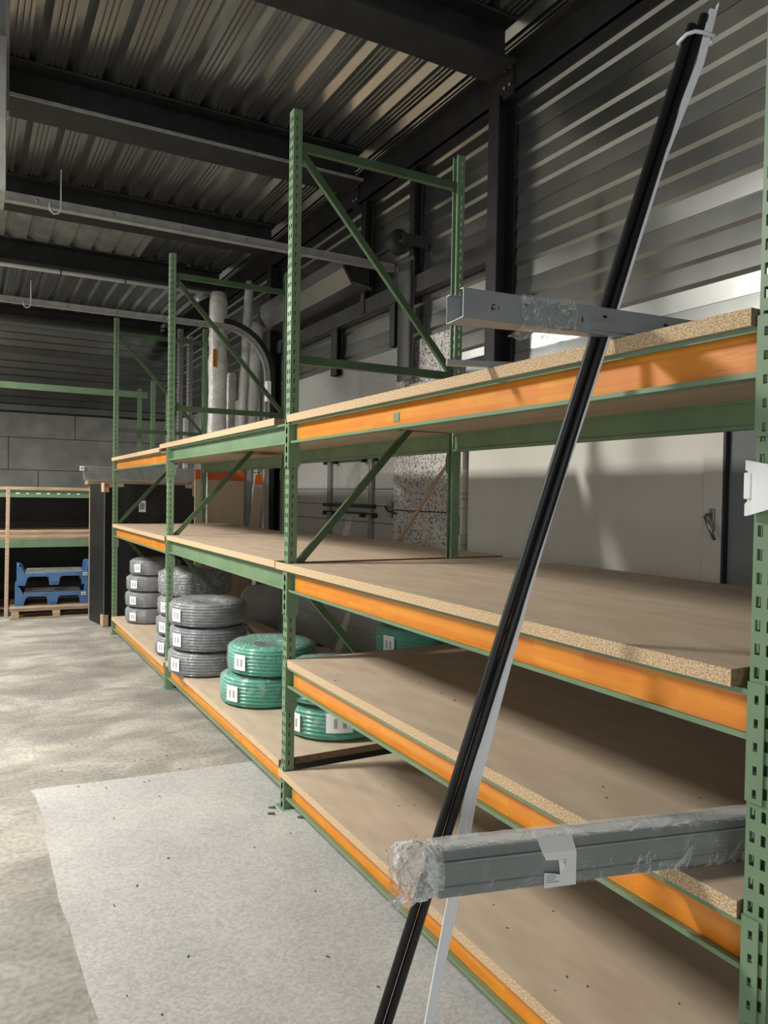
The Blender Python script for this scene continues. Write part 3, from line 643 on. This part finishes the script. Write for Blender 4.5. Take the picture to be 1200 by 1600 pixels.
def strip(off, w_, th, trim):
    b = MB(); rings = []
    pts = WP[:-1]+[WP[-2]+(WP[-1]-WP[-2])*trim]
    for i, p_ in enumerate(pts):
        d_ = (pts[min(i+1, len(pts)-1)]-pts[max(i-1, 0)]).normalized(); s1 = (rv-d_*rv.dot(d_)).normalized(); s2 = d_.cross(s1)
        k = (.62, .7, .8, .9, 1, .9, .42, .32, .30, .5, .6, .62)[i]
        rings.append([b.b.verts.new(p_+s1*(off+w_*a)*k+s2*th*c_) for a, c_ in ((-.5, -.5), (.5, -.5), (.5, .5), (-.5, .5))])
    for A, B in zip(rings, rings[1:]):
        for k in range(4): b.b.faces.new((A[k], A[(k+1) % 4], B[(k+1) % 4], B[k]))
    b.b.faces.new(rings[0]); b.b.faces.new(rings[-1]); return b
strip(0, .026, .006, 1.0).build('profile_web', 'white', t); strip(-.0145, .004, .013, .72).build('profile_flange', 'white', t); strip(.0145, .004, .013, 1.12).build('profile_flange', 'white', t); strip(.002, .006, .012, .9).build('profile_rib', 'white', t)
c0 = F0+D*1.374
b = MB()
ring = [c0-rv*.034+up0*-.006, c0-rv*.02-fw*.018+up0*.004, c0-fw*.02+up0*.010, c0+rv*.02-fw*.019+up0*.008, c0+rv*.05-fw*.012+up0*.006, c0+rv*.055+fw*.012, c0+fw*.02, c0-rv*.03+fw*.012]
b.tube(ring+[ring[0]], .005, 6); tag(b.build('tie_strap', 'white'), 'white strap tying the tube bundle together near its top', 'strap')
# ------------------------------------------------------------------ wrapped grey profile on third shelf
t = thing('wrapped_profile', 'film-wrapped bundle of grey plastic profiles jutting from the third shelf', 'profile', (-.575, -2.330, zAB[1]+.002), math.atan2(-.192, .772))
def cpl(h0, h1, nm):
    MB().prism([(0, h0), (.004, h0), (.004, h0), (.078, h0), (.078, h1), (0, h1)][0:1]+[(.078, h0), (.078, h1), (0, h1)], 'x', 0, 1.6).build(nm, 'grey', t, bevel=.004)
cpl(0, .024, 'profile_strip'); MB().box(0, 1.6, .004, .078, .0245, .0345).build('profile_groove', 'grey', t); cpl(.035, .074, 'profile_strip'); MB().prism([(.012, .0745), (.078, .0745), (.078, .093), (.022, .093)], 'x', .0, 1.6).build('profile_cap', 'grey', t, bevel=.003)
# wrap around
random.seed(21); wm = MB(); cross = [(-.004, -.001), (-.005, .03), (-.005, .075), (.010, .097), (.045, .100), (.082, .096), (.084, .04), (.082, -.001)]
rows = []
for i in range(60):
    x = -.004+1.6*i/59; rows.append([wm.b.verts.new((x, u+random.uniform(-.0006, .0006), v+random.uniform(-.0008, .0012))) for u, v in cross])
for A, B in zip(rows, rows[1:]):
    for k in range(len(A)-1): wm.b.faces.new((A[k], A[k+1], B[k+1], B[k])).smooth = True
wm.build('stretch_film', 'film3', t, normals=False)
# crumpled tail of film
tw = MB(); rows = []
nR = 12; nC = 22
for i in range(nR):
    f = i/(nR-1); x = .012-.105*f; row = []
    for k in range(nC):
        a = 2*math.pi*k/nC; ru = .047*(1-.25*f)*(1+.45*f*math.sin(3*a+4*f)); rz_ = .056*(1+.28*math.sin(f*3.1))*(1-.25*f)*(1+.4*f*math.sin(2*a+1+5*f))
        row.append(tw.b.verts.new((x+random.uniform(-.008, .008)*(f > 0), .039+ru*math.cos(a)+random.uniform(-.007, .007)*f*1.5, .050-.01*f+rz_*math.sin(a)+random.uniform(-.008, .008)*f*1.5)))
    rows.append(row)
for A, B in zip(rows, rows[1:]):
    for k in range(nC): tw.b.faces.new((A[k], A[(k+1) % nC], B[(k+1) % nC], B[k]))
tw.build('film_tail', 'film2', t, normals=False)
lb = MB(); X0, X1 = .240, .322
Y_ = -.0085
lb.face([(X0, Y_, .076), (X1, Y_, .076), (X1, Y_, .0), (X0+.004, Y_, .0), (X0+.004, Y_, .034), (X0+.03, Y_, .030), (X0+.043, Y_, .026), (X0+.038, Y_, .060), (X0+.008, Y_, .062)])
lb.face([(X0, Y_, .076), (X1, Y_, .076), (X1, .014, .1025), (X0-.003, .014, .1025)])
lb.face([(X0+.043, Y_-.001, .026), (X0+.052, Y_-.006, .050), (X0+.040, Y_-.001, .062)])
L_ = lb.build('torn_label', 'label', t, normals=False); so = L_.modifiers.new('s', 'SOLIDIFY'); so.thickness = .0007
pr = MB()
for k in range(4): pr.box(X0+.008, X0+.030+.006*(k == 3)+.004*(k % 2), Y_-.0012, Y_-.0008, .0265-.005*k-.004*(k > 2)*0, .0275-.005*k)
pr.build('printed_lines', 'ink', L_); pr = MB()
for k in range(3): pr.box(X0+.053, X0+.056, Y_-.0012, Y_-.0008, .046+.006*k, .048+.006*k)
pr.build('printed_code', 'ink', L_)
# ------------------------------------------------------------------ white plastic guard on nearest post
t = thing('post_guard', 'curved white plastic piece with a notch stuck on the nearest rack post', 'guard', (-.012, -2.632, 1.635))
pl = [(0, .112), (.012, .110), (.030, .106), (.042, .100), (.075, .093), (.075, .012), (.055, .006), (.035, .0), (.004, -.006), (.003, .018), (.008, .024), (.004, .082), (-.000, .090)]
m = MB(); zs_ = None
cols = [0, .012, .03, .045, .06, .075]
def gx(u): return -.004-.030*max(0, math.sin(min(1, u/.05)*1.2))
def tz(u): return .112-.012*(u/.075)**1.3
def bz(u): return -.006+.016*(u/.075)**1.6
grid = []
for u in cols:
    col_ = []
    for v in (0, .22, .26, .78, .82, 1): 
        uu = u
        if u == 0 and .25 < v < .8: uu = .010
        col_.append(m.b.verts.new((gx(u), -uu, bz(u)+(tz(u)-bz(u))*v)))
    grid.append(col_)
for A, B in zip(grid, grid[1:]):
    for k in range(5): m.b.faces.new((A[k], A[k+1], B[k+1], B[k])).smooth = False
o = m.build('shell', 'white', t); so = o.modifiers.new('s', 'SOLIDIFY'); so.thickness = .003
MB().box(-.026, -.018, -.028, -.012, .03, .085).build('raised_pad', 'white', t, bevel=.002)
# ------------------------------------------------------------------ wrapped rolls by the far door track
def roll(name, p, q_, r, label, knots=14, sticker=False, lumps=.13):
    b = MB(); random.seed(hash(name) % 7+int(r*1000)); p = Vector(p); q_ = Vector(q_); n = 44; pts = []; rs = []
    for i in range(n):
        f = i/(n-1); pts.append(p+(q_-p)*f); k = 1+random.uniform(-lumps, lumps)*.5
        if f > .93: k *= .75 if i == n-1 else .97
        rs.append(r*k)
    b.tube(pts, rs, 16)
    o = b.build(name, 'wrap'); tag(o, label, 'roll', 'white wrapped rolls by the wall')
    d_ = (q_-p); bands = (.62, .80, .84, .88, .92) if r > .08 else (.55, .62, .69, .76, .83, .9)
    for j, f in enumerate(bands):
        c = p+d_*f; mb = MB(); u = d_.normalized(); a_ = u.cross(Vector((0, 1, 0))).normalized(); c2 = u.cross(a_)
        ar = [c+(a_*math.cos(R(g_))+c2*math.sin(R(g_)))*(r*1.06)+u*(.002*k_) for k_, g_ in enumerate(range(200, 200+random.randint(35, 110), 8))]
        mb.tube(ar, .004, 5); mb.build('dark_tape', 'ink', o)
    return o
ro = roll('wrapped_roll', (1.28, 5.68, .01), (1.28, 5.66, 4.17), .117, 'leftmost thick white wrapped roll, upright, with an orange sticker')
sm = MB(); sm.box(1.185, 1.232, 5.535, 5.562, 3.22, 3.44); o = sm.build('orange_sticker', 'ostk', ro); o['label'] = 'orange sticker with dark lettering'
for k in range(5):
    lt = MB(); z = 3.24+.04*k; lt.box(1.195, 1.221, 5.5332, 5.535, z, z+.007); lt.box(1.195, 1.202, 5.5332, 5.535, z, z+.026); lt.build('lettering', 'ink', o)
roll('wrapped_roll', (1.45, 5.60, .01), (1.70, 5.72, 4.39), .055, 'thin white wrapped roll leaning in the middle, reaching highest')
roll('wrapped_roll', (1.60, 5.88, .01), (1.79, 5.76, 3.87), .122, 'right-hand thick white wrapped roll leaning against the dark column')
roll('wrapped_roll', (1.45, 5.80, .01), (1.50, 5.80, 3.20), .065, 'short white wrapped roll standing between the two thick rolls')
# pipes under the roof
t = thing('white_pipe', 'long white pipe with dark clips slung under the farthest roof beam', 'pipe', (0, 6.8, 4.43))
MB().tube([(-7, 0, -.012), (1.5, 0, .018)], .026, 10).build('pipe', 'white', t)
for k in range(10):
    x = -6.9+.787*k+.16; MB().tube([(x, 0, -.012+.0035*(x+7)), (x+.014, 0, -.012+.0035*(x+7))], .030, 10).build('clip', 'black', t)
    MB().box(x+.003, x+.011, -.004, .004, .03, .14).build('clip_rod', 'black', t)
tag(MB().tube([(1.231, 6.5, 4.26), (1.46, 6.78, 4.42)], .028, 10).build('white_pipe', 'white'), 'short sloping white pipe piece beside the leftmost wrapped roll', 'pipe')
# hanging grey duct at the left picture edge
t = thing('sheet_metal_box', 'pale grey sheet metal casing hanging at the upper left picture edge', 'casing', (-1.9, 1.5, 3.47))
MB().box(0, .635, 0, .35, 0, .93).build('casing', 'galvd', t, bevel=.004); MB().box(.635, .66, .25, .40, .60, 1.37).build('side_flange', 'galvd', t); MB().box(0, .66, .35, .6, .93, 1.38).build('upper_casing', 'galvd', t)
# ------------------------------------------------------------------ far end: black panels, boards, back rack
def bpanel(x0, x1, y, z0, z1, label, lean=0, thick=.05):
    t = thing('framed_sheet', label, 'panel', (x0, y, z0)); t.rotation_euler = (lean, 0, 0)
    MB().box(0, x1-x0, 0, thick, 0, z1-z0).build('panel_sheet', 'blackp', t, bevel=.003); return t
t = bpanel(.055, 1.05, 5.80, .01, 1.75, 'large black framed panel behind the farthest rack bay with a white paper label')
for x in (0, .87): MB().box(x, x+.125, -.012, .0, 1.70, 1.745).build('cardboard_corner', 'card', t); MB().box(x if x == 0 else x+.085, x+.04 if x == 0 else x+.125, -.012, .0, 1.60, 1.70).build('cardboard_corner', 'card', t)
l = MB().box(.305, .385, -.003, -.0005, 1.40, 1.54).build('paper_label', 'label', t); MB().box(.318, .372, -.0042, -.0032, 1.43, 1.51).build('printed_lines', 'ink' if False else 'galv', l)
t = thing('framed_sheet', 'narrow-looking black panel with a pale edge standing left of the last rack post', 'panel', (-.01, 5.98, 0.005)); t.rotation_euler = (0, 0, R(8))
MB().box(-.001, .10, .005, .60, 0, 1.74).build('panel_sheet', 'blackp', t); MB().box(-.002, .0055, -.002, .004, 0.0, 1.74).build('edge_strip', 'galv', t)
for z in (0, 1.64): MB().box(-.012, .055, -.01, .10, z, z+(.14 if z == 0 else .115)).build('cardboard_corner', 'card', t, bevel=.004)
MB().box(.0, .16, -.01, -.004, 1.70, 1.75).build('cardboard_corner', 'card', t)
# light bars stacked behind on black panel
for k in range(5):
    o = MB().box(-.15, 1.3, 6.72+.015*k, 6.80+.015*k, 0, .036).build('aluminium_profile', 'galv'); o.location = (0, 0, 1.80+.038*k); o['label'] = ('bottom', 'second lowest', 'middle', 'second highest', 'top')[k]+' grey metal profile of the pile above the black panels'; o['category'] = 'profile'; o['group'] = 'profiles piled above the black panels'
t = thing('profile_stand', 'dark timber trestle carrying the grey metal profiles', 'trestle', (-.12, 6.64, 0))
MB().box(0, 1.3, .0, .25, 1.74, 1.798).build('trestle_top', 'woodd', t, bevel=.004)
for x in (.04, 1.2): MB().box(x, x+.06, .08, .14, 0, 1.74).build('leg', 'woodd', t)
for k, z in enumerate((1.93, 1.965)): o = MB().box(-.20, -.149, 6.70, 6.76, z-.012, z+.012).build('white_tag', 'label', None); o['label'] = ('lower', 'upper')[k]+' white tag at the left end of the metal profiles'; o['category'] = 'tag'
# cream boards with orange tops
for i, (x, y, w_, h_, a, lab) in enumerate(((1.12, 5.50, .47, 1.93, 0, 'widest cream board with an orange top edge, standing behind the middle bay'), (1.50, 5.465, .13, 1.90, -7, 'narrow tilted cream board standing beside the widest cream board'), (.965, 5.50, .10, 1.94, 0, 'pale narrow plank with an orange top beside the large black panel'))):
    t = thing('board', lab, 'board', (x, y, .017 if i == 1 else .003)); t.rotation_euler = (0, R(-a), 0)
    MB().box(0, w_, 0, .02, 0, h_-.12).build('board_sheet', 'cream', t, bevel=.002); MB().box(0, w_, 0, .02, h_-.119, h_).build('orange_top', 'orangep', t, bevel=.002)
tag(MB().box(1.79, 1.84, 5.47, 5.51, 0, 1.95).build('plank', 'card', bevel=.003), 'brown plank standing at the right of the cream boards', 'plank')
t = MB().prism([(1.25, .32), (1.28, .82), (1.36, .92), (1.78, .93), (1.86, .32)], 'y', 4.95, 5.0).build('rubble_sheet', 'conc', bevel=.01); tag(t, 'grey broken slab standing on edge behind the three grey coils', 'slab')
t.location = (0, -.35, -.32)
# spare perforated uprights and misc posts at the far right corner
for k, (x, y, h_, m_) in enumerate(((1.12, 7.0, 3.95, 'galv'), (1.23, 6.9, 3.85, 'galv'), (.99, 7.1, 3.1, 'green'))):
    o = UP.copy(); o.data = UP.data.copy(); o.data.materials[0] = M[m_]; COL.objects.link(o); o.location = (x, y, 0.001); o.rotation_euler = (0, 0, R(10)); o.scale = (1.2, 1.2, h_/PH); o.name = 'slotted_post'
    o.parent = None; tag(o, ('left grey slotted post standing in the far right corner', 'right grey slotted post standing in the far right corner', 'short green slotted post standing in the far corner')[k], 'post')
tag(MB().box(1.30, 1.36, 7.4, 7.46, 0, 2.75).build('white_board_edge', 'panel'), 'off-white slim panel standing in the far right corner', 'panel')
# back rack along the far wall
t = thing('back_rack', 'green pallet rack along the far wall with a high empty beam', 'rack', (-4.0, 7.75, 0))
for x in (.0, 2.45, 4.9): 
    for y in (0, 1.0): MB().box(x, x+.06, y, y+.05, 0, 3.3).build('upright', 'green', t)
for z in (1.555, .865): MB().box(.06, 4.9, .0, .045, z, z+.10).build('beam', 'green', t); MB().box(.06, 4.9, 1.0, 1.045, z, z+.10).build('beam', 'green', t)
MB().box(.06, 4.9, .26, .30, 3.065, 3.155).build('beam', 'green', t)
MB().box(0.02, 4.9, -.02, 1.05, 1.656, 1.70).build('shelf_board', 'wood', t)
for k in range(9): 
    b = MB(); x0 = 2.84+.13*k+random.uniform(-.02, .02); b.box(x0, x0+random.uniform(.025, .06), -.003, -.0005, 1.60, 1.618); b.build('worn_sticker', 'label', t)
for k, (dx, z, dz) in enumerate(((0, .966, .03), (.25, .998, .035), (-.1, 1.035, .028), (0, 1.066, .03))):
    o = MB().box(-3.3+dx, .85+dx*.2, 7.81+.005*k, 8.60, 0, dz).build('timber_sheet', 'wood' if k % 2 else 'woodd', bevel=.002); o.location = (0, 0, z); 
    if k == 3: o.rotation_euler = (0, 0, 0)
    tag(o, ('bottom', 'second', 'third', 'top')[k]+' timber sheet in the pile on the lower shelf of the far rack', 'timber', 'timber sheets on the far rack')
tag(MB().box(-2.2, .42, 8.66, 8.70, .971, 1.62).build('black_sheet', 'blackp'), 'black sheet standing at the back of the far rack shelf', 'sheet')
tag(MB().box(-3.8, .9, 8.9, 8.93, .01, .86).build('shade_backdrop', 'blackp'), 'black sheet standing in for the deep shade behind the blue crates', 'sheet')  # sheet added where there is only darkness under the far rack
t = thing('timber_post', 'pale timber plank standing upright left of the blue crates', 'plank', (-1.03, 7.12, 0)); t.rotation_euler = (R(-3.5), R(.8), 0)
MB().box(-.022, .022, 0, .035, 0, 1.70).build('plank', 'wood', t, bevel=.003)
# wooden pallet
def pallet(x, y, w_, dp, label, rz=0):
    t = thing('wooden_pallet', label, 'pallet', (x, y, 0), rz)
    for yy in (0, (dp-.09)/2, dp-.09): MB().box(0, w_, yy, yy+.09, 0, .02).build('bottom_board', 'woodd', t, bevel=.002)
    for xx in (.02, w_/2-.045, w_-.11):
        for yy in (0, (dp-.09)/2, dp-.09): MB().box(xx, xx+.09, yy, yy+.09, .0205, .10).build('block', 'wood', t, bevel=.003)
    for yy in (0, (dp-.09)/2, dp-.09): MB().box(0, w_, yy, yy+.09, .1005, .122).build('stringer_board', 'woodd', t, bevel=.002)
    n = 6
    for k in range(n):
        yy = k*(dp-.1)/(n-1); MB().box(0, w_, yy, yy+.1, .1225, .146).build('deck_board', 'woodd', t, bevel=.002)
    return t
pallet(-1.0, 6.95, 1.10, .85, 'wooden pallet on the floor carrying the blue crates', R(-3))
for k in range(3):
    pz = pallet(-2.35, 7.2, 1.18, .5, ('bottom', 'middle', 'top')[k]+' pallet of the stack cut by the left picture edge'); pz.location.z = .35+.148*k if k or True else 0
o = MB().box(-2.33, -1.2, 7.22, 7.70, 0, .348).build('dark_crate', 'blackp', bevel=.004); tag(o, 'dark crate on the floor under the stack of pallets at the left edge', 'crate')
# blue plastic crates
def crate(z, dx, label):
    t = thing('blue_crate', label, 'crate', (-.93+dx, 7.12, z), R(-3), 'blue plastic crates on the pallet'); W = .93; Dp = .6; H = .24
    pr = [(0, 0), (.10, 0), (.13, .10), (.16, .115), (.35, .115), (.38, .10), (.39, 0), (.50, 0), (.52, .10), (.55, .115), (.74, .115), (.77, .10), (.79, 0), (W-.02, 0), (W, .27), (W-.05, .29), (W-.085, .27), (W-.10, .17), (.10, .15), (.06, .24), (0, .26)]
    MB().prism(pr, 'y', 0, .03).build('side_wall', 'blue', t, bevel=.003); MB().prism(pr, 'y', Dp-.03, Dp).build('side_wall', 'blue', t, bevel=.003)
    MB().box(0, .03, .03, Dp-.03, .0, .25).build('end_wall', 'blue', t); MB().box(W-.03, W, .03, Dp-.03, 0, .28).build('end_wall', 'blue', t)
    MB().box(.03, W-.03, .03, Dp-.03, .118, .135).build('crate_floor', 'blue', t)
    for k in range(5): MB().box(.40+.019*k, .412+.019*k, -.004, 0.0, .03, .055).build('rib', 'blue', t)
    l = MB().box(W-.13, W-.075, -.003, -.0005, .115, .155).build('paper_label', 'label', t); MB().box(W-.12, W-.085, -.0042, -.0032, .128, .142).build('printed_lines', 'ink', l)
    for k in range(3): MB().box(.10+.01*k, W-.12-.008*k, .06+.12*k, .15+.12*k, .1365, .17+.012*k).build('metal_slat', 'galv', t, bevel=.003)
    return t
crate(.147, 0, 'lower blue plastic crate with grey slats, on the wooden pallet')
crate(.147+.262, .02, 'upper blue plastic crate with grey slats, on top of the other')
# cable along third bay: thin black bar with clips under mid beam (door strut seen through)
for o in bpy.data.objects:
    if o.name.startswith('roof_beam') and 'group' in o: pass
